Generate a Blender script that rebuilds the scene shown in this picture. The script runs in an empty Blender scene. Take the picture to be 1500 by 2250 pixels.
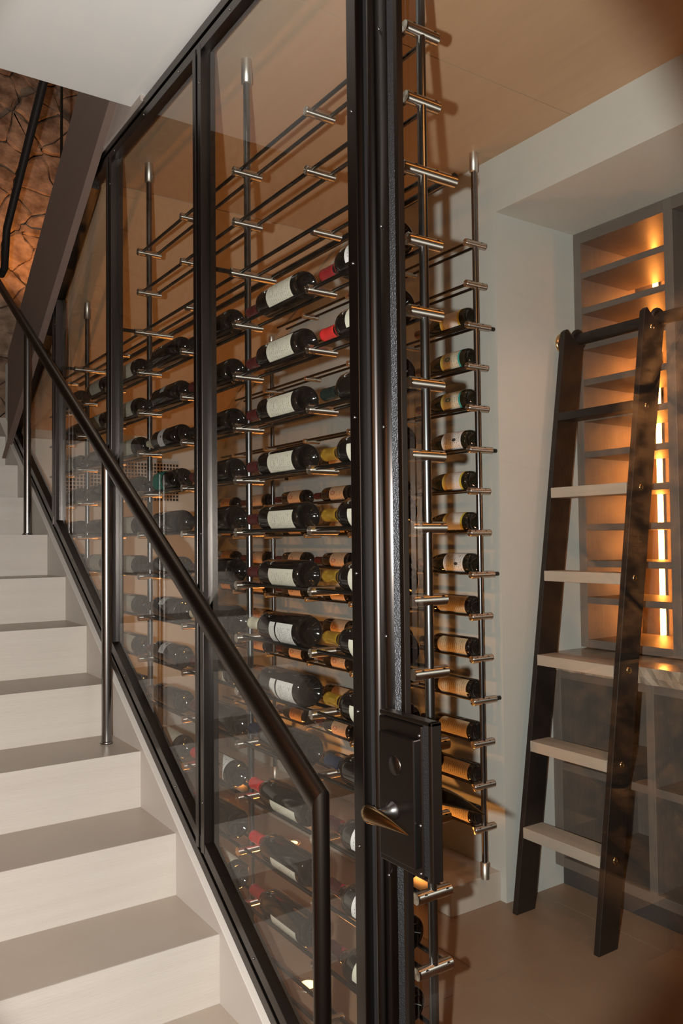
import bpy, bmesh, math, random
from mathutils import Vector, Matrix
C = bpy.context.scene
col = C.collection
random.seed(7)
PI = math.pi

# ------------------------------------------------------------------ camera
EYE = 1.40
YAW, PITCH, ROLL, FPX = 0.5929, 0.0334, -0.0105, 1792.0
def make_camera():
    c, s = math.cos(YAW), math.sin(YAW); cp, sp = math.cos(PITCH), math.sin(PITCH)
    xc = Vector((c, -s, 0)); d = Vector((s, c, 0)); z = Vector((0, 0, 1))
    fwd = d*cp + z*sp
    down = -(z*cp - d*sp)
    cr, sr = math.cos(ROLL), math.sin(ROLL)
    right = xc*cr - down*sr
    dn = xc*sr + down*cr
    m = Matrix((right, -dn, -fwd)).transposed().to_4x4()
    m.translation = Vector((0, 0, EYE))
    cam = bpy.data.cameras.new('camera'); cam.sensor_fit = 'HORIZONTAL'; cam.sensor_width = 36
    cam.lens = 36*FPX/1500; cam.clip_start = 0.02; cam.clip_end = 60
    o = bpy.data.objects.new('camera', cam); o.matrix_world = m; col.objects.link(o)
    C.camera = o
    return fwd
FWD = make_camera()

# ------------------------------------------------------------------ world, exposure, lights
C.view_settings.view_transform = 'Standard'
C.view_settings.look = 'None'
C.view_settings.gamma = 1
C.view_settings.use_curve_mapping = False
C.view_settings.exposure = 0.0
w = bpy.data.worlds.new('world'); C.world = w; w.use_nodes = True
w.node_tree.nodes['Background'].inputs[0].default_value = (1.0, 0.72, 0.48, 1)
w.node_tree.nodes['Background'].inputs[1].default_value = 0.05
C.cycles.max_bounces = 8; C.cycles.transparent_max_bounces = 24
C.cycles.diffuse_bounces = 3; C.cycles.glossy_bounces = 4

def lamp(name, kind, loc, power, color, aim=None, size=0.05, spot=None, blend=0.3, size_y=None):
    l = bpy.data.lights.new(name, kind); l.energy = power; l.color = color
    if kind == 'AREA':
        l.size = size
        if size_y: l.shape = 'RECTANGLE'; l.size_y = size_y
    else: l.shadow_soft_size = size
    if kind == 'SPOT': l.spot_size = spot; l.spot_blend = blend
    o = bpy.data.objects.new(name, l); o.location = loc; col.objects.link(o)
    if aim is not None:
        o.rotation_euler = (Vector(aim)).to_track_quat('-Z', 'Y').to_euler()
    return o
WARM = (1.0, 0.38, 0.085)
SOFTWARM = (1.0, 0.62, 0.34)
# camera flash, a hand's breadth to the left of the lens (camera held upright)
fo = lamp('camera_flash', 'SPOT', (-0.09, 0.061, EYE+0.01), 300, (1.0, 0.97, 0.93), FWD, 0.012, math.radians(86), 0.18)
fo.scale = (0.64, 1, 1)      # the flash head throws an upright oval beam
# upper wall washer, and fill lights added without fixtures
lamp('stairwell_fill', 'AREA', (0.1, 4.1, 4.6), 9, (1.0, 0.9, 0.78), (0, 0, -1), 1.2)  # added soft fill that brightens the far steps, no fixture behind it
lamp('upper_wall_washer', 'SPOT', (1.3, 5.15, 2.9), 40, WARM, (0.05, 0.42, 1.0), 0.05, math.radians(120), 0.8)
lamp('left_wall_fill_spot', 'SPOT', (0.30, 1.50, 2.86), 560, (1.0, 0.52, 0.23), (-0.85, 0.0, -1.36), 0.05, math.radians(42), 0.3)  # added spot on the left stone so its reflection shows in the door glass
lamp('cellar_warm_fill', 'SPOT', (1.30, 0.35, 2.86), 48, WARM, (0.5, 0.45, -1), 0.15, math.radians(120), 0.8)  # added warm fill for the cellar floor, not a fitted light
lamp('niche_warm_fill', 'SPOT', (2.36, 1.35, 2.64), 16, (1.0, 0.56, 0.40), (0.12, 0.75, -1), 0.1, math.radians(70), 0.8)  # added fill that warms the niche side wall, not a fitted light

# ------------------------------------------------------------------ materials
def mat(name, base=(.5,.5,.5), rough=.5, metal=0.0, bump=None, var=None, coat=0.0, emit=None, estr=0.0, spec=None, stretch=None):
    """var=(scale, amount, colour2) mixes a second colour by noise; bump=(scale, strength); stretch scales object coordinates"""
    m = bpy.data.materials.new(name); m.use_nodes = True
    nt = m.node_tree; b = nt.nodes['Principled BSDF']
    b.inputs['Base Color'].default_value = (*base, 1); b.inputs['Roughness'].default_value = rough
    b.inputs['Metallic'].default_value = metal; b.inputs['Coat Weight'].default_value = coat
    if spec is not None: b.inputs['Specular IOR Level'].default_value = spec
    if emit: b.inputs['Emission Color'].default_value = (*emit, 1); b.inputs['Emission Strength'].default_value = estr
    if var or bump:
        tc = nt.nodes.new('ShaderNodeTexCoord'); mp = nt.nodes.new('ShaderNodeMapping')
        if stretch: mp.inputs['Scale'].default_value = stretch
        nt.links.new(tc.outputs['Object'], mp.inputs['Vector'])
    if var:
        n = nt.nodes.new('ShaderNodeTexNoise'); n.inputs['Scale'].default_value = var[0]; n.inputs['Detail'].default_value = 6
        r = nt.nodes.new('ShaderNodeValToRGB'); r.color_ramp.elements[0].position = .5-var[1]; r.color_ramp.elements[1].position = .5+var[1]
        r.color_ramp.elements[0].color = (*base, 1); r.color_ramp.elements[1].color = (*var[2], 1)
        nt.links.new(mp.outputs[0], n.inputs['Vector']); nt.links.new(n.outputs[0], r.inputs[0]); nt.links.new(r.outputs[0], b.inputs['Base Color'])
    if bump:
        n2 = nt.nodes.new('ShaderNodeTexNoise'); n2.inputs['Scale'].default_value = bump[0]; n2.inputs['Detail'].default_value = 5
        bp = nt.nodes.new('ShaderNodeBump'); bp.inputs['Strength'].default_value = bump[1]; bp.inputs['Distance'].default_value = .01
        nt.links.new(mp.outputs[0], n2.inputs['Vector']); nt.links.new(n2.outputs[0], bp.inputs['Height']); nt.links.new(bp.outputs[0], b.inputs['Normal'])
    return m
M = {}
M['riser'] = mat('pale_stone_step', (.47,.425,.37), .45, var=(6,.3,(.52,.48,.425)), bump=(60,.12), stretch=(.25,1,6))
M['tread'] = mat('pale_stone_shaded_tread', (.36,.30,.245), .36, var=(4,.3,(.41,.35,.29)), bump=(30,.05))  # riser stone made darker: dimness of grazing light put into the colour
M['skirt'] = mat('painted_skirt', (.56,.52,.47), .5)
M['white'] = mat('white_plaster', (.74,.75,.72), .7, bump=(180,.03))
M['woodceil'] = mat('veneer_ceiling', (.42,.29,.185), .5, var=(5,.35,(.47,.33,.215)), stretch=(8,.6,1))
M['stringer'] = mat('stringer_board', (.15,.105,.085), .55, var=(6,.4,(.17,.12,.10)), stretch=(1,1,5))
M['wall'] = mat('grey_linen_wall', (.565,.565,.53), .75, bump=(240,.05))
M['plinth'] = mat('painted_plinth', (.50,.44,.38), .6)
M['tile'] = mat('floor_tile', (.25,.160,.104), .42, var=(7,.3,(.285,.19,.128)))
M['grout'] = mat('grout', (.25,.2,.16), .9)
M['stone'] = mat('warm_split_stone', (.34,.23,.16), .8, var=(11,.16,(.12,.07,.042)), bump=(22,1.0))
M['stone2'] = mat('mottled_rough_stone', (.46,.33,.21), .8, var=(13,.10,(.055,.035,.02)), bump=(22,1.0))
M['mortar'] = mat('dark_joint', (.03,.022,.016), .95)
M['bronze'] = mat('dark_bronze_steel', (.098,.087,.081), .32, 1.0)
M['bronze2'] = mat('dark_bronze_rail', (.085,.068,.056), .36, 1.0)
M['steelrail'] = mat('steel_post', (.26,.25,.24), .28, 1.0)
M['blackgap'] = mat('black_groove', (.012,.012,.013), .6)  # near-black colour filling the grooves between the frame bars
M['gasket'] = mat('brush_gasket', (.06,.064,.07), .3, .8, bump=(400,.4))
M['rackpost'] = mat('gunmetal_post', (.20,.20,.21), .27, 1.0)
M['rod'] = mat('dark_rod', (.055,.05,.047), .3, .9)
M['nickel'] = mat('brushed_nickel', (.72,.665,.60), .40, 1.0)
M['peg'] = mat('turned_nickel_peg', (.74,.68,.61), .33, 1.0)
_nt = M['peg'].node_tree; _b = _nt.nodes['Principled BSDF']; _t = _nt.nodes.new('ShaderNodeTangent'); _t.direction_type = 'RADIAL'; _t.axis = 'X'
_b.inputs['Anisotropic'].default_value = .92; _b.inputs['Anisotropic Rotation'].default_value = .25; _nt.links.new(_t.outputs[0], _b.inputs['Tangent'])
M['brass'] = mat('brass', (.72,.5,.25), .22, 1.0)
M['screw'] = mat('steel_screw', (.22,.21,.20), .35, 1.0)
M['oak'] = mat('grey_stained_oak', (.135,.112,.096), .5, var=(7,.3,(.16,.135,.116)), bump=(30,.12), stretch=(9,9,.7))
M['oakh'] = mat('grey_stained_oak_shelf', (.125,.10,.084), .5, var=(7,.3,(.15,.122,.103)), bump=(30,.12), stretch=(9,.7,9))
M['oakback'] = mat('flash_dimmed_back_board', (.095,.07,.052), .5, var=(7,.3,(.12,.09,.068)), bump=(30,.12), stretch=(9,9,.7))  # oak darkened in colour to weaken the flash inside the cubbies
M['kick'] = mat('dark_kick_board', (.05,.045,.045), .6)
M['counter'] = mat('stone_worktop', (.42,.35,.28), .25, var=(16,.25,(.24,.18,.13)), bump=(9,.15))
M['ladder'] = mat('dark_stained_ladder', (.013,.0095,.008), .5, bump=(20,.1), stretch=(6,6,.6))
M['ltread'] = mat('taupe_ladder_tread', (.41,.355,.295), .5, var=(8,.3,(.46,.40,.335)), bump=(30,.1), stretch=(6,.6,6))
M['led'] = mat('warm_light_strip', (1,.6,.3), .5, emit=(1,.30,.045), estr=62)
M['lens'] = mat('floor_light_lens', (1,.7,.4), .4, emit=(1,.5,.18), estr=5)
M['grille'] = mat('white_grille', (.5,.45,.4), .6)
M['dark'] = mat('dark_void', (.01,.009,.008), .9)
M['lever'] = mat('bronze_lever', (.33,.22,.11), .22, 1.0)

def glass_mat():
    m = bpy.data.materials.new('clear_glass_pane'); m.use_nodes = True
    nt = m.node_tree; nt.nodes.clear()
    out = nt.nodes.new('ShaderNodeOutputMaterial'); mix = nt.nodes.new('ShaderNodeMixShader')
    tr = nt.nodes.new('ShaderNodeBsdfTransparent'); gl = nt.nodes.new('ShaderNodeBsdfGlossy')
    tr.inputs[0].default_value = (.97,.985,.975,1); gl.inputs['Roughness'].default_value = 0.0
    lw = nt.nodes.new('ShaderNodeLayerWeight'); lw.inputs[0].default_value = .5
    p = nt.nodes.new('ShaderNodeMath'); p.operation = 'POWER'; p.inputs[1].default_value = 5
    a = nt.nodes.new('ShaderNodeMath'); a.operation = 'MULTIPLY_ADD'; a.inputs[1].default_value = .95; a.inputs[2].default_value = .036
    nt.links.new(lw.outputs['Facing'], p.inputs[0]); nt.links.new(p.outputs[0], a.inputs[0]); nt.links.new(a.outputs[0], mix.inputs[0])
    nt.links.new(tr.outputs[0], mix.inputs[1]); nt.links.new(gl.outputs[0], mix.inputs[2]); nt.links.new(mix.outputs[0], out.inputs[0])
    return m
M['glass'] = glass_mat()

def label_mat(name, bg, ink, edge0=None, edge1=None, band=.1, lines=11, emblem=None, density=.52):
    """paper label: uv.x runs round the bottle, uv.y along it; printed lines, optional edge bands and emblem spot"""
    m = bpy.data.materials.new(name); m.use_nodes = True; nt = m.node_tree; b = nt.nodes['Principled BSDF']
    b.inputs['Roughness'].default_value = .7; b.inputs['Specular IOR Level'].default_value = .2
    N = nt.nodes.new; L = nt.links.new
    def math_(op, x, y=None):
        n = N('ShaderNodeMath'); n.operation = op
        for i, v in enumerate((x, y)):
            if v is None: continue
            if isinstance(v, (int, float)): n.inputs[i].default_value = v
            else: L(v, n.inputs[i])
        return n.outputs[0]
    def mixc(f, a, c):
        n = N('ShaderNodeMix'); n.data_type = 'RGBA'; L(f, n.inputs[0])
        for idx, v in ((6, a), (7, c)):
            if isinstance(v, tuple): n.inputs[idx].default_value = (*v, 1)
            else: L(v, n.inputs[idx])
        return n.outputs[2]
    tc = N('ShaderNodeTexCoord'); sp = N('ShaderNodeSeparateXYZ'); L(tc.outputs['UV'], sp.inputs[0])
    u, v = sp.outputs[0], sp.outputs[1]
    row = math_('FLOOR', math_('MULTIPLY', v, lines)); fr = math_('FRACT', math_('MULTIPLY', v, lines))
    cx = N('ShaderNodeCombineXYZ'); L(math_('MULTIPLY', u, 26), cx.inputs[0]); L(math_('MULTIPLY', row, 3.7), cx.inputs[1])
    nz = N('ShaderNodeTexNoise'); nz.inputs['Scale'].default_value = 1.3; L(cx.outputs[0], nz.inputs['Vector'])
    ink_f = math_('MULTIPLY', math_('LESS_THAN', fr, .38), math_('GREATER_THAN', nz.outputs[0], density))
    ink_f = math_('MULTIPLY', ink_f, math_('LESS_THAN', math_('ABSOLUTE', math_('SUBTRACT', u, .5)), .36))
    ink_f = math_('MULTIPLY', ink_f, math_('LESS_THAN', math_('ABSOLUTE', math_('SUBTRACT', v, .5)), .42))
    c = mixc(math_('MULTIPLY', ink_f, .75), bg, ink)
    if emblem:
        du = math_('MULTIPLY', math_('SUBTRACT', u, .5), 1.6); dv = math_('SUBTRACT', v, emblem[1])
        r2 = math_('ADD', math_('MULTIPLY', du, du), math_('MULTIPLY', dv, dv))
        ring = math_('LESS_THAN', math_('ABSOLUTE', math_('SUBTRACT', math_('SQRT', r2), emblem[2])), emblem[3])
        c = mixc(ring, c, emblem[0])
    if edge0: c = mixc(math_('LESS_THAN', v, band), c, edge0)
    if edge1: c = mixc(math_('GREATER_THAN', v, 1-band*2), c, edge1)
    n2 = N('ShaderNodeTexNoise'); n2.inputs['Scale'].default_value = 9; L(tc.outputs['UV'], n2.inputs['Vector'])
    hs = N('ShaderNodeHueSaturation'); L(math_('ADD', .92, math_('MULTIPLY', n2.outputs[0], .16)), hs.inputs['Value']); L(c, hs.inputs['Color'])
    L(hs.outputs[0], b.inputs['Base Color'])
    return m
LAB = {
 'cream':  label_mat('cream_label', (.66,.64,.54), (.30,.27,.22), lines=13),
 'white':  label_mat('white_label', (.74,.74,.74), (.16,.15,.15), lines=10, emblem=((.05,.05,.05), .35, .05, .05)),
 'double': label_mat('white_wide_label', (.72,.72,.70), (.13,.12,.12), lines=12),
 'tan':    label_mat('tan_label', (.62,.44,.28), (.30,.13,.08), lines=9, emblem=((.38,.13,.10), .74, .13, .025)),
 'old':    label_mat('aged_label', (.56,.44,.27), (.16,.12,.08), lines=14, density=.46),
 'turq':   label_mat('turquoise_edged_label', (.66,.62,.50), (.20,.32,.34), (.05,.36,.36), (.58,.44,.12), .09, 8, ((.12,.30,.42), .62, .10, .04)),
 'yellow': label_mat('yellow_edged_label', (.70,.68,.66), (.45,.40,.30), (.60,.50,.08), (.62,.42,.10), .10, 5, density=.62),
 'green':  label_mat('green_label', (.03,.22,.17), (.02,.10,.08), lines=5),
 'grey':   label_mat('grey_label', (.42,.42,.42), (.2,.2,.2), lines=7),
}
def cap_mat(n, c, r=.4, me=0.0): return mat(n, c, r, me, bump=(120,.05))
CAP = {'maroon': cap_mat('maroon_capsule', (.085,.014,.014)), 'red': cap_mat('red_capsule', (.55,.025,.025)),
       'darkred': cap_mat('dark_red_capsule', (.22,.016,.018)), 'gold': cap_mat('gold_capsule', (.62,.36,.05), .3, .7),
       'green': cap_mat('blackish_green_capsule', (.008,.016,.014)), 'black': cap_mat('black_capsule', (.010,.010,.010)),
       'navy': cap_mat('navy_capsule', (.010,.016,.035)), 'cream': cap_mat('cream_capsule', (.62,.56,.42)),
       'brown': cap_mat('brown_capsule', (.16,.08,.03))}
M['bottle'] = mat('dark_wine_glass', (.010,.008,.007), .06, 0, coat=.3)
M['bottleg'] = mat('dark_green_wine_glass', (.012,.011,.006), .06, 0, coat=.3)

# ------------------------------------------------------------------ mesh helpers
class MB:
    """collects boxes, bars, tubes, lathes and prisms for ONE mesh object"""
    def __init__(s): s.v = []; s.f = []; s.sm = []
    def add(s, vs, fs, smooth=False):
        o = len(s.v); s.v += [tuple(x) for x in vs]
        for f in fs: s.f.append([i+o for i in f]); s.sm.append(smooth)
        return s
    def box(s, x0, x1, y0, y1, z0, z1):
        v = [(x,y,z) for z in (z0,z1) for y in (y0,y1) for x in (x0,x1)]
        return s.add(v, [(0,2,3,1),(4,5,7,6),(0,1,5,4),(2,6,7,3),(0,4,6,2),(1,3,7,5)])
    def prism(s, pts, axis, a0, a1):
        """polygon in the plane across `axis`, extruded from a0 to a1"""
        n = len(pts)
        def P(p, a):
            if axis == 0: return (a, p[0], p[1])
            if axis == 1: return (p[0], a, p[1])
            return (p[0], p[1], a)
        v = [P(p, a0) for p in pts] + [P(p, a1) for p in pts]
        fs = [tuple(range(n))[::-1], tuple(range(n, 2*n))] + [(i, (i+1)%n, n+(i+1)%n, n+i) for i in range(n)]
        return s.add(v, fs)
    def bar(s, p0, p1, za, zb, x0, x1):
        """sloping bar in a plane of constant x: vertical offsets za..zb from the line p0-p1 (y,z)"""
        return s.prism([(p0[0],p0[1]+za),(p1[0],p1[1]+za),(p1[0],p1[1]+zb),(p0[0],p0[1]+zb)], 0, x0, x1)
    def tube(s, path, r, seg=12, cap=True, hard=False):
        P = [Vector(p) for p in path]; k = len(P); rings = []
        for i in range(k):
            t = (P[min(i+1,k-1)]-P[max(i-1,0)]).normalized()
            a = t.orthogonal().normalized() if abs(t.z) > .99 or abs(t.x) > .99 else Vector((0,0,1)).cross(t).normalized()
            if abs(t.z) > .99: a = Vector((-1,0,0))
            if i and a.dot(last) < 0: a = -a
            last = a; b = t.cross(a)
            sc = 1.0
            if 0 < i < k-1:
                c = (P[i]-P[i-1]).normalized().dot(t); sc = 1/max(c,.4)
            up = b
            rings.append([P[i]+(a*math.cos(q)+up*math.sin(q)*sc)*r for q in [2*PI*j/seg for j in range(seg)]])
        if hard:                       # mitred joints: no shared vertices
            for i in range(k-1): s.add(rings[i]+rings[i+1], [(j, (j+1)%seg, seg+(j+1)%seg, seg+j) for j in range(seg)], True)
        v = [x for rg in rings for x in rg]; f = []
        for i in range(0 if hard else k-1):
            for j in range(seg): f.append((i*seg+j, i*seg+(j+1)%seg, (i+1)*seg+(j+1)%seg, (i+1)*seg+j))
        if not hard: s.add(v, f, True)
        if cap: s.add(rings[0], [tuple(range(seg))[::-1]]); s.add(rings[-1], [tuple(range(seg))])
        return s
    def lathe(s, prof, origin=(0,0,0), axis='y', seg=24, smooth=True):
        """profile of (radius, distance along axis)"""
        o = Vector(origin); v = []; f = []
        for r, d in prof:
            for j in range(seg):
                q = 2*PI*j/seg; a, b = r*math.cos(q), r*math.sin(q)
                v.append(o+Vector((a,d,b) if axis=='y' else ((d,a,b) if axis=='x' else (a,b,d))))
        for i in range(len(prof)-1):
            for j in range(seg): f.append((i*seg+j, i*seg+(j+1)%seg, (i+1)*seg+(j+1)%seg, (i+1)*seg+j))
        return s.add(v, f, smooth)
    def mesh(s, name, m):
        me = bpy.data.meshes.new(name); me.from_pydata(s.v, [], s.f)
        me.polygons.foreach_set('use_smooth', s.sm); me.materials.append(m); me.update()
        bm = bmesh.new(); bm.from_mesh(me); bmesh.ops.recalc_face_normals(bm, faces=bm.faces[:]); bm.to_mesh(me); bm.free()
        return me
    def build(s, name, m, parent=None, bevel=0, label=None, kind=None):
        o = bpy.data.objects.new(name, s.mesh(name, m)); col.objects.link(o)
        if parent: o.parent = parent; o.matrix_parent_inverse = Matrix.Translation(-Vector(parent.location))
        if bevel:
            b = o.modifiers.new('bevel', 'BEVEL'); b.width = bevel; b.segments = 2; b.limit_method = 'ANGLE'
        if label: o['label'] = label
        if kind: o['kind'] = kind
        return o
def inst(name, me, parent, loc=(0,0,0), rot=None):
    o = bpy.data.objects.new(name, me); col.objects.link(o); o.parent = parent
    o.location = Vector(loc)-Vector(parent.location) if parent else loc
    if rot: o.rotation_euler = rot
    return o
def empty(name, loc=(0,0,0)):
    o = bpy.data.objects.new(name, None); o.location = loc; o.empty_display_size = .1; col.objects.link(o); return o
def tag(o, label=None, cat=None, group=None, kind=None):
    if label: o['label'] = label
    if cat: o['category'] = cat
    if group: o['group'] = group
    if kind: o['kind'] = kind
    return o
def structure(o, label=None): o['kind'] = 'structure'; (label and o.__setitem__('label', label)); return o

# ------------------------------------------------------------------ the room
H = 2.90                      # ceiling
XF = 0.965                    # outer face of the glass partition
XR = 2.283                    # right wall
XL = -0.55
YEND = 4.70
SL = 0.613
# floor: bed and tiles
fl = empty('floor'); structure(fl, 'warm beige stone tile floor of the cellar and stair lobby')
MB().box(XL, 3.25, -1.6, YEND, -.12, -.008).build('bed', M['grout'], fl)
tile_me = MB().box(-.2985, .2985, -.2985, .2985, -.02, 0).mesh('tile', M['tile'])
for i in range(7):
    for j in range(11):
        cx, cy = XL+.03+.3+i*.6-.03, -1.6+.3+j*.6+.13-.2
        if cy+.3 > YEND+.05 or cx > 3.2: continue
        inst('tile', tile_me, fl, (cx, cy, 0))
# white lobby ceiling, with its cut edge over the stairs
structure(MB().box(XL, XF+.01, -1.6, 2.695, H, H+.16).build('ceiling', M['white'], bevel=.002), 'white plaster ceiling over the foot of the stairs')
# cellar ceiling of wide panels
ce = empty('ceiling', (1.6, 0, H)); structure(ce, 'brown veneer panel ceiling of the wine cellar')
for y0, y1 in ((-1.6,-.7),(-.7,.6),(.6,1.90),(1.90,3.33)):
    MB().box(XF+.015, XR+.02, y0+.0015, y1-.0015, H, H+.04).build('panel', M['woodceil'], ce)
MB().box(XF+.01, 3.25, -1.6, 3.2, H+.04, H+.1).build('backing', M['dark'], ce)
# sloping soffit under the upper flight
def soff(y): return H-.634*(y-3.326)
structure(MB().prism([(3.331,H-.002),(YEND+.1,soff(YEND+.1)),(YEND+.1,soff(YEND+.1)+.4),(3.331,H+.4)], 0, XF+.035, XR+.02).build('ceiling', M['woodceil']), 'sloping brown soffit of the upper stair flight')
# right wall with the niche
wr = MB()
wr.box(XR, 3.25, 2.285, YEND+.2, 0, H+.1)
wr.box(XR, 3.25, -1.6, 2.285, 2.681, H+.1)
wr.box(3.15, 3.25, -1.6, 2.285, 0, 2.681)
structure(wr.build('wall_right', M['wall']), 'pale grey wall with the deep cabinet niche')
structure(MB().box(XF+.02, XR, YEND, YEND+.12, 0, 2.4).build('wall_end', M['wall']), 'far end wall of the wine cellar')
structure(MB().box(XL, 3.25, -1.72, -1.6, 0, H+.2).build('wall_rear', M['white']), 'white wall behind the camera')

# split stone walls: irregular cells clipped from jittered seeds
def voronoi(w_, h_, n, seed):
    rnd = random.Random(seed); k = max(1, int(round(math.sqrt(n*w_/h_)))); m_ = max(1, int(round(n/k)))
    S = [(rnd.uniform(0,w_), rnd.uniform(0,h_)) for _ in range(k*m_)]
    cells = []
    for a in S:
        poly = [(0,0),(w_,0),(w_,h_),(0,h_)]
        for b in S:
            if a is b: continue
            mx, my = (a[0]+b[0])/2, (a[1]+b[1])/2; nx, ny = b[0]-a[0], b[1]-a[1]
            out = []
            for i in range(len(poly)):
                p, q = poly[i], poly[(i+1)%len(poly)]
                dp = (p[0]-mx)*nx+(p[1]-my)*ny; dq = (q[0]-mx)*nx+(q[1]-my)*ny
                if dp <= 0: out.append(p)
                if (dp < 0) != (dq < 0) and dp != dq:
                    t = dp/(dp-dq); out.append((p[0]+(q[0]-p[0])*t, p[1]+(q[1]-p[1])*t))
            poly = out
            if len(poly) < 3: break
        if len(poly) >= 3: cells.append((a, poly))
    return cells
from mathutils import noise as mnoise
def ragged(poly):
    """cut each edge in three and push the points about, the same way for both neighbours"""
    out = []
    for i in range(len(poly)):
        p, q = poly[i], poly[(i+1)%len(poly)]
        for t in (0, 1/3, 2/3):
            x, y = p[0]+(q[0]-p[0])*t, p[1]+(q[1]-p[1])*t
            n = mnoise.noise_vector(Vector((x*7.3, y*7.3, 1.7))); n2 = mnoise.noise_vector(Vector((x*23, y*23, 5.1)))
            out.append((x+n.x*.035+n2.x*.014, y+n.y*.035+n2.y*.014))
    return out
def stone_wall(name, label, P, w_, h_, n, seed, backing, sm):
    """P maps (u, v, depth) to world"""
    r = empty(name, P(0,0,0)); structure(r, label)
    backing.build('backing', M['mortar'], r)
    rnd = random.Random(seed+1)
    for (cx, cy), poly in voronoi(w_, h_, n, seed):
        poly = ragged(poly); d = rnd.uniform(.012, .05); k = len(poly); mb = MB(); vs = []
        for sc, dd in ((1,0),(.99,0),(.985,d*.75),(.86,d)):
            for (x, y) in poly:
                jx = rnd.uniform(-.008,.008) if dd else 0
                vs.append(P(cx+(x-cx)*sc*.985+jx, cy+(y-cy)*sc*.985+jx, dd))
        fs = []
        for g in range(1,3):
            for i in range(k): fs.append((g*k+i, g*k+(i+1)%k, (g+1)*k+(i+1)%k, (g+1)*k+i))
        fs.append(tuple(3*k+i for i in range(k)))
        mb.add(vs, fs).build('stone', sm, r)
YB = 5.75
stone_wall('wall_back', 'cracked orange lit stone wall beyond the upper flight', lambda u,v,d: (XL+u, YB-d, 1.97+v), 2.95, 3.0, 286, 3, MB().box(XL, 2.4, YB, YB+.1, 1.9, 5.0), M['stone'])
stone_wall('wall_left', 'split stone wall on the left of the stairs', lambda u,v,d: (XL+d, -1.6+u, v), 7.35, 4.6, 150, 11, MB().box(XL-.1, XL, -1.6, YB, 0, 4.9), M['stone2'])

# ------------------------------------------------------------------ stairs
RUN, RISE, N0Y, N0Z, XS = .2925, .179, 2.004, .360, .947
st = empty('staircase', (0.2, N0Y-RUN, 0)); tag(st, 'straight pale stone staircase climbing along the glass partition', 'stairs')
for k in range(1, 12):
    y = N0Y+(k-2)*RUN; z = N0Z+(k-2)*RISE
    y1 = y+RUN if k < 11 else YB
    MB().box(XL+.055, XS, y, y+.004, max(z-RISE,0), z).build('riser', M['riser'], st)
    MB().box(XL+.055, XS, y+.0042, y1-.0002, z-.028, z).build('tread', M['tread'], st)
YT, ZT = 4.62, 1.985          # apex of the partition, where skirt and soffit meet
# skirt board carrying the partition
skl = lambda y: .356+.6085*(y-1.954)
structure(MB().prism([(1.40,0),(YT+.2,0),(YT+.2,skl(YT+.2)),(1.40,skl(1.40))], 0, XS, XF+.05).build('trim_1', M['skirt'], bevel=.002), 'sloping painted skirt board under the glass partition')
# stringer and fascia of the upper flight
lo = lambda y: 2.80-.634*(y-3.13)
structure(MB().prism([(2.50,lo(2.50)),(4.50,lo(4.50)),(4.50,lo(4.50)+.46),(2.50,lo(2.50)+.46)], 0, .93, .955).build('trim_2', M['stringer'], bevel=.002), 'brown side board of the upper stair flight')
structure(MB().prism([(2.50,lo(2.50)-.004),(YT,lo(YT)-.004),(YT,lo(YT)+.004),(2.50,lo(2.50)+.004)], 0, .9285, .958).build('trim_3', M['stringer']), 'thin strip added for the lit edge under the side board')  # strip added for the highlight along the board's lower edge
structure(MB().prism([(2.60,H-.02),(3.12,H-.02),(2.60,lo(2.60)+.02)], 0, .956, XF+.03).build('trim_4', mat('pale_fascia',(.42,.36,.32),.6)), 'pale triangular fascia above the partition head')

# ------------------------------------------------------------------ handrails
hr = empty('handrail', (.89, 1.41, 0)); tag(hr, 'dark bronze round handrail on steel posts beside the glass', 'handrail')
XH = .89
r0, r1 = (1.408, .868), (4.75, .868+.6085*(4.75-1.408))
MB().tube([(XH,1.408,.80),(XH,1.408,.868),(XH,r1[0],r1[1])], .0185, 20, hard=True).build('rail', M['bronze2'], hr)
MB().tube([(XH,1.408,0),(XH,1.408,.80)], .0184, 20).build('post', M['bronze2'], hr, label='dark bronze end post')
for y, k in ((2.757,4),(3.888,8)):
    z = N0Z+(k-2)*RISE; zt = .868+.6085*(y-1.408)-.01
    po = MB().tube([(XH,y,z),(XH,y,zt)], .0165, 20).build('post', M['steelrail'], hr, label='bright steel post')
    MB().lathe([(0.0,0),(.021,0),(.021,.006),(.0175,.009)], (XH,y,z), 'z', 20).build('base_ring', M['steelrail'], po)
ur = empty('handrail', (.94, 4.6, 2.9)); tag(ur, 'black handrail descending before the orange stone wall', 'handrail')
MB().tube([(.94,2.75,4.12),(.94,4.58,3.085),(.94,4.635,2.885),(.94,4.72,2.875)], .02, 14).build('rail', M['ladder'], ur)
MB().tube([(.943,3.52,2.70),(.943,3.52,3.69)], .006, 8).build('baluster', M['bronze2'], ur)

# ------------------------------------------------------------------ glass partition
gp = empty('glass_partition', (XF, 2.9, 1.2)); tag(gp, 'dark metal framed glass partition rising with the stairs', 'glass wall')
XG0, XG1 = .982, .990
mull = [2.193, 2.990, 3.749]
top = lambda y: H-.012 if y < 3.19 else H-.012-.634*(y-3.19)
bot = lambda y: skl(y)
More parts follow.
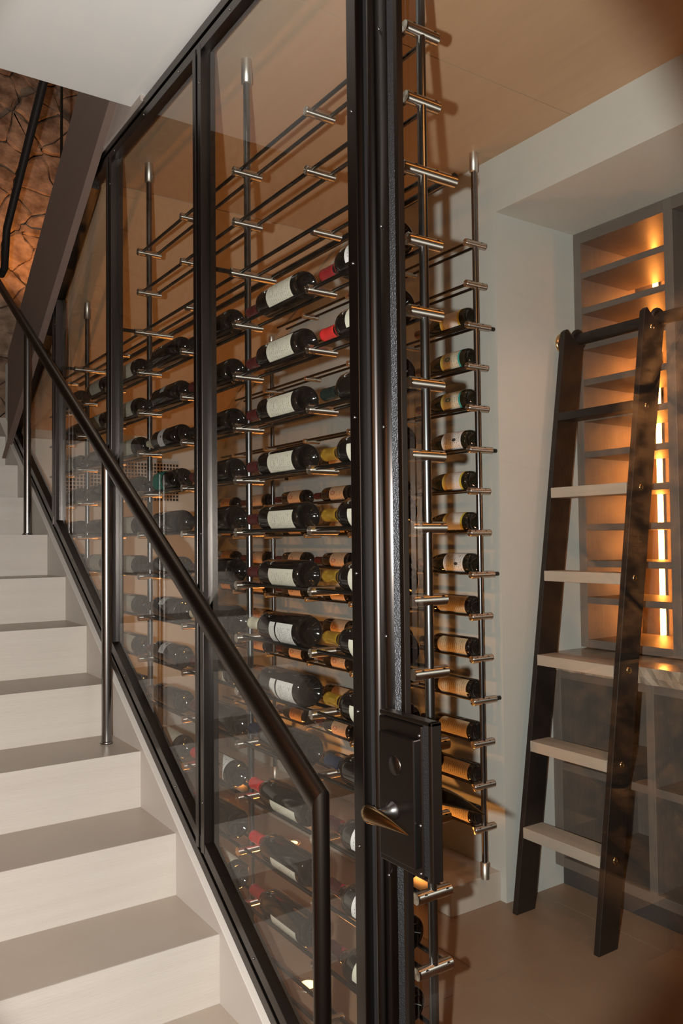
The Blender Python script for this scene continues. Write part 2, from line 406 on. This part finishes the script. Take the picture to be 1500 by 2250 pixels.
# head, sloping head and sill, each of two face bars and a recessed core
def rail(nm, a, b, sgn):
    for za, zb, x0, x1 in ((0,.028,XF,XF+.040),(.028,.038,XF+.010,XF+.040),(.038,.068,XF+.002,XF+.040)):
        yield (nm, a, b, min(sgn*za,sgn*zb), max(sgn*za,sgn*zb), x0, x1)
for nm, a, b, sgn in (('head_rail',(-.9,H-.012),(3.19,H-.012),-1),('head_rail',(3.19,H-.012),(YT,top(YT)),-1.25),('sill_rail',(1.38,skl(1.38)),(YT,skl(YT)),1.2)):
    m1 = MB(); m2 = MB()
    for i, q in enumerate(rail(nm, a, b, sgn)): (m2 if i == 1 else m1).bar(*q[1:])
    o = m1.build(nm, M['bronze'], gp, bevel=.0012); m2.build('groove', M['blackgap'], o)
for y in mull:
    z0, z1 = bot(y)+.03, top(y)-.05
    m1 = MB().box(XF-.001,XF+.042,y-.021,y,z0,z1).box(XF+.001,XF+.042,y-.053,y-.031,z0-.01,z1)
    o = m1.build('mullion', M['bronze'], gp, bevel=.0012)
    MB().box(XF+.010,XF+.040,y-.031,y-.021,z0,z1).build('groove', M['blackgap'], o)
    MB().box(XF+.026,XF+.042,y-.064,y-.053,z0-.01,z1).box(XF+.026,XF+.042,y,y+.011,z0,z1).build('glazing_bead', M['bronze'], o)
# fixed post beside the door
PY = 1.385
o = MB().box(XF-.008,XF+.04,PY-.034,PY,0,H-.03).build('door_post', M['bronze'], gp, bevel=.0015)
MB().box(XF+.026,XF+.042,PY,PY+.012,0,H-.03).build('glazing_bead', M['bronze'], o)
MB().box(XF+.012,XF+.04,PY-.052,PY-.034,0,H-.03).build('groove', M['blackgap'], gp)
# panes
edges = [PY] + mull + [YT-.02]
for i in range(4):
    y0 = edges[i]; y1 = edges[i+1]
    ys = [y0, y1] if not (y0 < 3.19 < y1) else [y0, 3.19, y1]
    poly = [(y0,bot(y0)+.03),(y1,bot(y1)+.03)] + [(y, max(top(y)-.03, bot(y)+.031)) for y in reversed(ys)]
    MB().prism(poly, 0, XG0, XG1).build('glass_pane', M['glass'], gp)
# screws of the frame
scr_me = MB().lathe([(0,-.0022),(.0022,-.0018),(.0034,0),(.0034,.001)], (0,0,0), 'x', 10).mesh('screw', M['screw'])
for y in mull:
    for z in (bot(y)+.16, 1.42, top(y)-.16): inst('screw', scr_me, gp, (XF+.0005, y-.042, z))
for z in (.35,.78,1.05,1.33,1.65,1.97,2.29,2.60): inst('screw', scr_me, gp, (XF-.009, PY-.017, z))
for y in (1.62,1.85,2.35,2.6,2.8,3.15,3.45,3.65,4.0): inst('screw', scr_me, gp, (XF+.001, y, bot(y)+.062))
for y in (1.95,2.3,2.6,2.9): inst('screw', scr_me, gp, (XF+.001, y, top(y)-.054))

# ------------------------------------------------------------------ glass door with lock
dr = empty('door_1', (XF, 1.33, 0)); structure(dr, 'glass cellar door with dark metal stile, lock case and bronze lever')
YS = 1.333
MB().tube([(XF+.004,1.310,.008),(XF+.004,1.310,H-.04)], .0115, 20).build('round_stile', M['bronze'], dr)
qr = [(XF+.018,1.297),(XF,1.297)]+[(XF+.020-.020*math.cos(a),1.282-.020*math.sin(a)) for a in [math.radians(6*k) for k in range(16)]]
qs = MB().prism(qr, 2, .008, H-.04); qs.sm = [len(f) == 4 for f in qs.f]
qs.build('stile', M['bronze'], dr)
MB().prism([(XF+.018,1.262),(XF+.006,1.262),(XF+.016,1.239),(XF+.018,1.239)], 2, .008, H-.04).build('brush_seal', M['gasket'], dr)
MB().box(XF+.001,XF+.015,1.224,1.237,.008,H-.04).build('glazing_bead', M['bronze2'], dr, bevel=.001)
MB().box(XG0,XG1,.32,1.236,.02,H-.05).build('glass_pane', M['glass'], dr)
MB().box(XF-.001,XF+.04,.26,.32,.008,H-.04).build('stile', M['bronze'], dr, bevel=.003)
for z in (.42,.75,1.21,1.62,2.02,2.42): inst('screw', scr_me, dr, (XF-.002, 1.279, z))
# lock case: stepped boxes let into the glass, the same on both faces
lc = MB().box(.940,.968,1.146,1.275,.790,1.062).build('lock_case', M['bronze'], dr, bevel=.003)
MB().box(.930,.942,1.158,1.262,.806,1.036).build('face_plate', M['bronze'], lc, bevel=.002)
MB().box(.944,.962,1.132,1.146,.797,1.066).build('brush_seal', M['gasket'], lc)
MB().box(.942,.966,1.121,1.131,.790,1.072).box(.942,.966,1.121,1.275,1.064,1.072).build('case_edge', M['bronze2'], lc, bevel=.002)
MB().box(.992,1.012,1.205,1.275,.800,1.055).build('inner_case', M['bronze2'], lc, bevel=.003)
for y, z in ((1.152,1.045),(1.1515,.885),(1.152,.80)): inst('screw', scr_me, dr, (.939, y, z))
MB().lathe([(0,-.0015),(.0165,-.0015),(.0185,0),(.0185,.004)], (.930,1.213,.980), 'x', 28).build('key_rosette', M['bronze'], lc)
MB().lathe([(0,-.052),(.008,-.052),(.009,-.02),(.013,-.008),(.0175,-.003),(.0185,.002)], (.930,1.222,.895), 'x', 24).build('spindle', M['steelrail'], lc)
def lever(x, sgn):
    """leaf shaped lever: blunt at the spindle, pointed toward the hinge side"""
    mb = MB(); n = 14; rings = []; seg = 14
    for i in range(n+1):
        t = i/n; y = 1.246-.138*t
        if t < .12: ht = .004+.0125*math.sin(t/.12*PI/2)
        else: ht = .0165*(1-((t-.12)/.88)**1.5)+.0006
        wd = ht*.62
        z = .897+.004*math.sin(t*PI)-.003*t
        rings.append([(x+sgn*wd*math.cos(2*PI*j/seg), y, z+ht*math.sin(2*PI*j/seg)) for j in range(seg)])
    f = [(i*seg+j, i*seg+(j+1)%seg, (i+1)*seg+(j+1)%seg, (i+1)*seg+j) for i in range(n) for j in range(seg)]
    mb.add([p for r in rings for p in r], f, True); mb.add(rings[0], [tuple(range(seg))]); mb.add(rings[-1], [tuple(range(seg))])
    return mb
lever(.877, 1).build('lever_handle', M['lever'], dr, label='striped bronze leaf shaped lever')
lever(1.055, -1).build('lever_handle', M['lever'], dr, label='inner bronze lever seen through the glass')
MB().tube([(1.03,1.222,.895),(1.055,1.222,.895)], .009, 16).build('spindle', M['steelrail'], lc)
MB().lathe([(.0185,.0),(.0185,.004),(.014,.0055),(0,.0055)], (1.03,1.213,.980), 'x', 24).build('key_rosette', M['bronze2'], lc)

# ------------------------------------------------------------------ wine racks
def rackz(z0, p, i): return z0-p*i
ZA, PA, XA = 2.538, .1592, 1.163
ZB, PB, XB = 2.5387, .1599, 2.188
YA = [1.387, 2.232, 3.070, 3.888]; YAm = [1.812, 2.650, 3.480, 4.260]
YBp = [2.302, 3.112, 3.922]; YBm = [2.717, 3.515, 4.320]
def peg_mesh(length, r):
    a = length/2; c = .0015
    m = MB().lathe([(r,-a+c),(r,a-c)], (0,0,0), 'x', 20)
    for sg in (-1, 1):
        m.lathe([(r,sg*(a-c)),(r-c,sg*a)], (0,0,0), 'x', 20).lathe([(r-c,sg*a),(0,sg*a)], (0,0,0), 'x', 20, False)
    return m.mesh('peg', M['peg'])
pegA, pegAL = peg_mesh(.096,.0138), peg_mesh(.155,.0138)
pegAm, pegAmL = peg_mesh(.090,.0125), peg_mesh(.150,.0125)
pegB, pegBL = peg_mesh(.104,.0138), peg_mesh(.120,.0138)
def rack(name, label, x, posts, mids, z0, pitch, nrow, base, yend, pegs, long_rows, rx):
    r = empty(name, (x, posts[0], base)); tag(r, label, 'wine rack')
    for y in posts:
        zt = H if y < 3.326 else soff(y)
        p = MB().tube([(x,y,base),(x,y,zt)], .0105, 18).build('post', M['rackpost'], r)
        MB().lathe([(.0165,0),(.0165,-.075),(.0105,-.077)], (x,y,zt), 'z', 20).build('collar', M['nickel'], p)
        MB().lathe([(.0165,0),(.0165,.06),(.0105,.062)], (x,y,base), 'z', 20).build('collar', M['nickel'], p)
    for i in range(nrow):
        z = z0-pitch*i
        lim = 3.326+(H-z-.06)/.634 if z > 1.9 else 9
        ye = min(yend, lim, posts[2]+.02 if i < 2 else 9)
        for dx in rx:
            MB().tube([(x+dx,posts[0]-.012,z+.004),(x+dx,ye,z+.004)], .0056, 8).build('rod', M['rod'], r)
        for y in posts+mids:
            if y > ye+.01: continue
            is_post = y in posts; lg = i in long_rows
            me = pegs[(1 if lg else 0)+(0 if is_post else 2)]
            off = .0 if not lg else pegs[4]
            inst('peg', me, r, (x+off, y, z))
    return r
ra = rack('wine_rack', 'tall metal peg wine rack standing right behind the glass partition', XA, YA, YAm, ZA, PA, 16, 0.0, 4.45, (pegA,pegAL,pegAm,pegAm,.018), {2}, (-.027,.033))
MB().tube([(XA+.086,YA[0]-.012,ZA-2*PA+.006),(XA+.086,4.30,ZA-2*PA+.006)], .0095, 12).build('display_rod', M['rod'], ra, label='thicker dark rod along the third row')
for y in YA[1:]:
    MB().tube([(XA-.06,y,ZA-2*PA+.001),(XF+.045,y,ZA-2*PA+.001)], .007, 10).build('wall_pin', M['rod'], ra)
rb = rack('wine_rack', 'tall metal peg wine rack against the right wall on a low plinth', XB, YBp, YBm, ZB, PB, 15, .111, 4.50, (pegB,pegBL,pegAm,pegAm,.010), {2,5,8,11}, (-.030,.026))
for y in YBp:
    for i in (2,5,8,11):
        MB().tube([(XB+.069,y,ZB-PB*i),(XR,y,ZB-PB*i)], .0085, 10).build('wall_pin', M['rod'], rb)
structure(MB().box(2.03, XR, 2.315, YEND, 0, .111).build('trim_5', M['plinth'], bevel=.002), 'low painted plinth under the right hand wine rack')

# ------------------------------------------------------------------ bottles
def body(Rb, prof_top, matn, dots=False, seg=32):
    mb = MB()
    prof = [(0,.018),(Rb*.45,.014),(Rb*.72,.003),(Rb*.84,0),(Rb*.95,.0022),(Rb,.009)] + prof_top
    mb.lathe(prof, seg=seg)
    if dots:
        for k in range(26):
            q = 2*PI*k/26
            mb.lathe([(0,-.0012),(.0013,0),(.0013,.002)], (Rb*.90*math.cos(q),.0006,Rb*.90*math.sin(q)), 'y', 6)
    return mb.mesh('wine_bottle', matn)
BORD = [(1,.186),(.958,.200),(.767,.214),(.516,.226),(.41,.240),(.384,.296),(.384,.30)]
BURG = [(1,.140),(.963,.158),(.83,.184),(.634,.208),(.463,.230),(.371,.252),(.354,.292),(.354,.297)]
sc_ = lambda prof, R_, k: (R_, [(r*R_, y*k) for r, y in prof])
TOP = {'mag': sc_(BORD,.0405,1.117), 'magd': sc_(BORD,.044,1.117), 'bord': sc_(BORD,.0385,1.07), 'burg': sc_(BURG,.0405,1.10)}
BM = {}
for t,(R_,p_) in TOP.items():
    BM[t] = (R_, body(R_,p_,M['bottle'] if t != 'burg' else M['bottleg']))
BM['magd'] = (.044, body(.044,TOP['magd'][1],M['bottle'],True))
lab_cache = {}
def label_mesh(R_, y0, y1, half, key, arch=False, off=0.0):
    k = (R_,y0,y1,half,key,arch,off)
    if k in lab_cache: return lab_cache[k]
    me = bpy.data.meshes.new('label'); n = 18; r = R_+.0007; vs = []; fs = []; uv = []
    for i in range(n+1):
        q = PI+off+(-half+2*half*i/n); e = 1-abs(2*i/n-1)
        yy = y1 if not arch else y1-.018+.018*min(1, (e*1.6))**.5
        vs += [(r*math.cos(q), y0, r*math.sin(q)), (r*math.cos(q), yy, r*math.sin(q))]
        uv += [(i/n,0),(i/n,1)]
    for i in range(n): fs.append((2*i,2*i+1,2*i+3,2*i+2))
    me.from_pydata(vs,[],fs); ul = me.uv_layers.new(name='UVMap')
    for lp in me.loops: ul.data[lp.index].uv = uv[lp.vertex_index]
    me.polygons.foreach_set('use_smooth',[True]*n); me.materials.append(LAB[key]); me.update()
    lab_cache[k] = me; return me
cap_cache = {}
def cap_mesh(t, key):
    if (t,key) in cap_cache: return cap_cache[(t,key)]
    pr = TOP[t][1]; R1, L = pr[-1]; y0 = L-(.066 if t.startswith('mag') else .062)
    def rad(y):
        for (ra_,ya_),(rb_,yb_) in zip(pr,pr[1:]):
            if ya_ <= y <= yb_: return ra_+(rb_-ra_)*(y-ya_)/max(yb_-ya_,1e-6)
        return R1
    prof = [(rad(y0)+.0002,y0)]+[(rad(y)+.0009,y) for y in (y0+.001,y0+.012,y0+.024,y0+.036)]+[(R1+.0009,L-.014),(R1+.0018,L-.012),(R1+.0018,L-.003),(R1+.0002,L+.0008),(0,L+.0009)]
    cap_cache[(t,key)] = MB().lathe(prof,seg=20).mesh('capsule', CAP[key]); return cap_cache[(t,key)]
LSPAN = {'mag':(.022,.158),'magd':(.022,.13),'bord':(.022,.142),'burg':(.022,.134)}
def bottle(x, y, zr, typ, lab, cap, roll, text, group, half=1.15, arch=False, back=None, rodgap=.030, span=None, yaw=0):
    R_, me = BM[typ]
    z = zr+.004+math.sqrt((R_+.0056)**2-rodgap**2)+.0004
    o = bpy.data.objects.new('wine_bottle', me); col.objects.link(o); o.location = (x,y,z); o.rotation_euler = (0, roll, yaw)
    tag(o, text, 'bottle', group)
    if lab:
        y0, y1 = span or LSPAN[typ]
        l = bpy.data.objects.new('label', label_mesh(R_,y0,y1,half,lab,arch)); col.objects.link(l); l.parent = o
    if back:
        l = bpy.data.objects.new('back_label', label_mesh(R_,back[1],back[2],back[3],back[0])); col.objects.link(l); l.parent = o
    if cap:
        l = bpy.data.objects.new('capsule', cap_mesh(typ,cap)); col.objects.link(l); l.parent = o
    return o
ORD = ['first','second','third','fourth','fifth','sixth','seventh','eighth','ninth','tenth','eleventh','twelfth','thirteenth','fourteenth','fifteenth','sixteenth']
CAPW = {'maroon':'maroon','red':'bright red','darkred':'dark red','gold':'gold','green':'blackish green','black':'black','navy':'navy','cream':'cream','brown':'brown'}
LABW = {'cream':'cream label','white':'white label','double':'wide white label','tan':'tan label','old':'aged tan label','turq':'turquoise edged label','yellow':'yellow edged label','green':'green label','grey':'small grey label',None:'no label in view'}
# front rack: base positions along the rods, counted from the door post
SA = [1.468, 1.890, 2.326, 2.742, 3.160, 3.570, 3.980]
def a_spec(s, i):
    if i < 3: return None
    if s == 0:
        if i == 3: return ('mag','white','darkred',.55)
        if i == 4: return ('mag','cream','red',.5)
        if i == 5: return ('mag','grey','green',.3)
        if i in (6,7,8,9,10): return ('mag','cream','gold',-.7 if i != 8 else -.35)
        if i == 11: return ('mag',None,'navy',0)
        if i in (12,13): return ('mag','white','darkred',.6)
        return ('mag','cream','darkred',.8) if i == 14 else None
    if s == 1:
        if i <= 8: return ('mag','cream','maroon',-.08-.085*(i-3))
        if i in (9,10): return ('magd','double','cream',-.5)
        if i == 11: return ('magd','grey','navy',-1.2)
        if i in (12,13): return ('mag','cream','red',-.95)
        return ('mag','cream','darkred',-.95) if i == 14 else None
    if s == 2:
        return {3:('mag',None,'black',0),4:('mag',None,'maroon',0),5:('mag','grey','black',.2),6:('mag',None,'maroon',0),7:('magd',None,'black',0),8:('mag',None,'maroon',0),9:('magd',None,'cream',0),
                10:('mag','cream','maroon',-.9),11:('magd',None,'maroon',0),12:('mag','white','red',.6),13:('magd',None,'red',0),14:('magd','cream','darkred',.9)}.get(i)
    if s == 3:
        return {3:('mag',None,'black',0),4:('mag','grey','black',1.2),5:('mag','white','cream',.1),6:('mag','green','green',.2),7:('magd',None,'black',0),8:('mag',None,'black',0),9:('magd','white','black',1.4),
                10:('mag','white','maroon',1.1),11:('mag',None,'maroon',0),12:('mag','cream','darkred',.7)}.get(i)
    if s == 4:
        return ('mag','cream' if i not in (6,) else None,'maroon',.05) if i < 12 else None
    if s == 5:
        return ('mag','cream' if i in (3,4,8,9) else None,'maroon',.1) if i < 12 else None
    return ('mag','cream' if i in (3,5) else None,'black',.1) if 3 <= i < 11 else None
for s, y in enumerate(SA):
    for i in range(3, 15):
        sp = a_spec(s, i)
        if not sp: continue
        t, lab, cap, roll = sp
        span = None; back = None; half = .98
        if t == 'magd' and lab == 'double': span = (.024,.112); back = ('double',.120,.150,.98)
        if lab == 'grey' : span = (.09,.13)
        if lab == 'green': span = (.11,.20); half = 1.6
        if lab == 'white' and s == 3: span = (.10,.15)
        if s == 1 and i <= 8: half = .90
        if s == 0 and lab in ('cream','white'): span = (.022,.178)
        cw = CAPW[cap]
        txt = 'dark bottle, %s, %s capsule, front rack %s row, %s from post' % (LABW[lab], cw, ORD[i], ORD[s])
        bottle(XA+.003, y, ZA-PA*i, t, lab, cap, roll, txt, 'bottles in the rack behind the glass', half=half, back=back, span=span)
SB = [2.332, 2.752, 3.152, 3.550, 3.955, 4.355]
def b_spec(s, i):
    if s == 0:
        return {2:('burg','yellow','brown',.5),3:('burg','turq','brown',.15),4:('burg','turq','brown',.12),5:('burg','white','cream',.1),6:('burg','yellow','brown',.1),7:('burg','yellow','brown',.25),
                8:('burg','white','brown',0),9:('bord','old','black',.1),10:('bord','old','black',-.05),11:('bord','old','black',.05),12:('bord','old','black',.0),13:('bord','old','black',.05),14:('bord','old','black',-.15)}.get(i)
    if s == 1: return ('bord','tan','maroon',.1) if i >= 6 else None
    if s == 2: return ('bord','tan','maroon',.1+.04*((i*3)%4-1.5)) if i >= 5 else None
    return ('bord','tan','maroon',.1+.05*((i*5+s)%4-1.5)) if i >= 6 and i < (15 if s < 4 else 13) else None
for s, y in enumerate(SB):
    for i in range(2, 15):
        sp = b_spec(s, i)
        if not sp: continue
        t, lab, cap, roll = sp
        side = ORD[s]
        txt = '%s, %s, %s capsule, wall rack %s row, %s from the niche' % ('slope shouldered bottle' if t == 'burg' else 'straight sided bottle', LABW[lab], CAPW[cap], ORD[i], side)
        span = (.016,.178) if lab == 'old' else None
        bottle(XB-.002, y, ZB-PB*i, t, lab, cap, roll, txt, 'bottles in the wall rack', half=1.25 if lab != 'old' else 1.05, arch=(lab=='old'), span=span, rodgap=.028)

# ------------------------------------------------------------------ floor lights that wash the racks from below
for k, (x, y) in enumerate([(1.36,2.235),(1.36,3.07),(1.36,3.88),(1.93,2.52),(1.93,3.30),(1.93,4.05)]):
    f = empty('floor_light', (x,y,0))
    tag(f, ['recessed round floor light glowing by the foot of the second rack post','recessed floor light by the foot of the third rack post','recessed floor light by the foot of the fourth rack post',
            'recessed floor light beside the near end of the plinth','recessed floor light beside the middle of the plinth','recessed floor light beside the far end of the plinth'][k], 'floor light', 'recessed floor lights')
    MB().lathe([(.026,.001),(.030,.0035),(.040,.003),(.042,.0)], (x,y,0), 'z', 28).build('trim_ring', M['nickel'], f)
    MB().lathe([(0,.002),(.026,.0015)], (x,y,0), 'z', 28).build('lens', M['lens'], f)
    lamp('floor_light_beam', 'SPOT', (x,y,.03), 18 if x < 1.5 else 11, WARM, (.0,.06,1) if x < 1.5 else (.12,.0,1), .03, math.radians(130), .7)

# ------------------------------------------------------------------ air grille on the end wall
ag = empty('air_grille', (1.62,YEND,1.75)); tag(ag, 'white air grille of square holes on the far cellar wall', 'vent')
MB().box(1.28,1.96,YEND-.006,YEND-.001,1.64,1.87).build('backing', M['dark'], ag)
gm = MB()
nx, nz = 34, 11
for i in range(nx+1): x = 1.28+.68*i/nx; gm.box(x-.0032,x+.0032,YEND-.012,YEND-.005,1.64,1.87)
for j in range(nz+1): z = 1.64+.23*j/nz; gm.box(1.277,1.963,YEND-.0125,YEND-.0052,z-.0032,z+.0032)
gm.build('lattice', M['grille'], ag, kind='stuff')

# ------------------------------------------------------------------ cabinet niche
YC1, YD0, YD1, YC0 = 2.284, 1.853, 1.815, 1.30
XU, XBK = 2.738, 3.10
cu = empty('wine_cabinet', (XU, 2.0, .94)); tag(cu, 'tall grey oak cubby cabinet with glowing orange shelves in the niche', 'cabinet')
ZU0, ZU1 = .942, 2.680
MB().box(XU,XBK,2.246,YC1,ZU0,ZU1).build('side_panel', M['oak'], cu, bevel=.0015)
MB().box(XU,XBK,YD1,YD0,ZU0,ZU1).build('divider', M['oak'], cu, bevel=.0015)
MB().box(XU,XBK,YC0-.035,YC0,ZU0,ZU1).build('side_panel', M['oak'], cu, bevel=.0015)
MB().box(XU,XBK,YD0,2.246,2.632,ZU1).box(XU,XBK,YC0,YD1,2.632,ZU1).build('top_rail', M['oakh'], cu, bevel=.0015)
MB().box(XBK,XBK+.015,YC0,YC1,ZU0,ZU1).build('back_panel', M['oakback'], cu)
for k in range(10):
    z = 2.508-.1509*k
    MB().box(XU+.002,XBK-.045,YD0,2.246,z-.026,z).build('shelf', M['oakh'], cu, bevel=.001)
MB().box(XU,XBK,YD0,2.246,ZU0,.975).build('shelf', M['oakh'], cu, bevel=.001, label='bottom shelf')
MB().box(XU,XBK,YC0,YD1,ZU0,.975).build('shelf', M['oakh'], cu, bevel=.001, label='bottom shelf')
ls = empty('light_strip', (XBK-.03,2.115,.98)); tag(ls, 'vertical glowing light strip at the back of the cubby shelves', 'light')
MB().box(XBK-.022,XBK-.010,2.128,2.142,.977,2.63).build('glowing_strip', M['led'], ls)
MB().box(XBK-.010,XBK-.0005,2.122,2.148,.977,2.63).build('channel', M['nickel'], ls)
cb = empty('base_cabinet', (2.56,2.0,0)); tag(cb, 'low grey oak cabinet of open compartments behind the ladder', 'cabinet')
XC = 2.558
MB().box(XC,3.05,2.240,YC1,.088,.875).build('side_panel', M['oak'], cb, bevel=.0015)
MB().box(XC,3.05,YD1,1.848,.088,.875).build('divider', M['oak'], cb, bevel=.0015)
MB().box(XC,3.05,YC0-.035,YC0,.088,.875).build('side_panel', M['oak'], cb, bevel=.0015)
MB().box(XC,XC+.03,1.848,2.240,.835,.875).box(XC,XC+.03,YC0,YD1,.835,.875).build('top_rail', M['oakh'], cb, bevel=.001)
for a, b in ((1.848,2.240),(YC0,YD1)):
    MB().box(XC+.001,3.03,a,b,.472,.502).build('shelf', M['oakh'], cb, bevel=.001)
    MB().box(XC+.001,3.03,a,b,.088,.126).build('shelf', M['oakh'], cb, bevel=.001, label='bottom board')
MB().box(3.03,3.05,YC0,YC1,.088,.875).build('back_panel', M['oak'], cb)
MB().box(2.605,3.05,YC0-.03,YC1,0,.088).build('kick_board', M['kick'], cb)
# worktop with a rough broken front edge
wt = MB(); rnd = random.Random(5); n = 60; top_ = []; bot_ = []; mid_ = []
for i in range(n+1):
    y = YC1-.002-(YC1-YC0+.6)*i/n; j = rnd.uniform(-.006,.006)
    top_.append((2.505+j, y, .936+rnd.uniform(-.001,0))); mid_.append((2.497+rnd.uniform(-.006,.006), y, .905+rnd.uniform(-.005,.005))); bot_.append((2.508+rnd.uniform(-.005,.005), y, .876))
bkt = [(XBK, p[1], .936) for p in top_]; bkb = [(XBK, p[1], .876) for p in top_]
vs = bkt+top_+mid_+bot_+bkb; q = n+1
fs = [(g*q+i, g*q+i+1, (g+1)*q+i+1, (g+1)*q+i) for g in range(4) for i in range(n)]+[(4*q+i,4*q+i+1,i+1,i) for i in range(n)]
fs += [tuple(g*q for g in range(5)), tuple(g*q+n for g in range(5))[::-1]]
tag(wt.add(vs, fs).build('worktop', M['counter']), 'rough edged stone worktop between the upper and lower cabinets', 'worktop')

# ------------------------------------------------------------------ rolling ladder
ld = empty('rolling_ladder', (2.29,2.0,0)); tag(ld, 'dark wooden ladder leaning on a rail before the cubby cabinet', 'ladder')
KX = .146
fx = lambda z: 2.240+KX*z
def ladder_rail(y0, y1, zt):
    pts = [(fx(0),0),(fx(0)+.098,0),(fx(zt)+.118,zt-.03),(fx(zt)+.10,zt+.012),(fx(zt)+.055,zt-.022),(fx(zt)+.018,zt+.012),(fx(zt)+.002,zt)]
    return MB().prism(pts, 1, y0, y1)
lr = ladder_rail(2.191, 2.214, 2.225).build('side_rail', M['ladder'], ld, bevel=.002)
rr = ladder_rail(1.820, 1.843, 2.225).build('side_rail', M['ladder'], ld, bevel=.002)
for z in (.297,.612,.932,1.252,1.575):
    MB().box(fx(z)-.004,fx(z)+.098,1.843,2.191,z-.022,z+.018).build('step', M['ltread'], ld, bevel=.002)
MB().box(fx(1.875)+.0,fx(1.875)+.085,1.843,2.191,1.86,1.892).build('step', M['ladder'], ld, bevel=.004, label='dark upper step')
for z in (.297,.612,.932,1.252,1.575,1.872,2.166):
    for yy, sg, par in ((1.820,-1,rr),(2.214,1,lr)):
        MB().lathe([(0,0),(.006,.001),(.007,sg*.003),(.0115,sg*.004),(.0125,0)], (fx(z)+.052,yy,z), 'y', 16).build('bolt', M['brass'], par)
for y in (1.8315, 2.2025):
    MB().tube([(2.66+.034*math.cos(a),y,2.205+.034*math.sin(a)) for a in [math.radians(d) for d in range(200,-60,-20)]], .009, 10).build('hook', M['ladder'], ld)
lrail = empty('ladder_rail', (2.66,2.28,2.205)); tag(lrail, 'dark round rail the ladder hooks over, fixed to the niche side', 'rail')
MB().tube([(2.66,2.284,2.205),(2.66,.9,2.205)], .0235, 20).build('tube', M['ladder'], lrail)
MB().lathe([(0,-.012),(.030,-.012),(.040,-.008),(.043,-.003),(.043,0)], (2.66,2.285,2.205), 'y', 28).build('rosette', M['brass'], lrail)
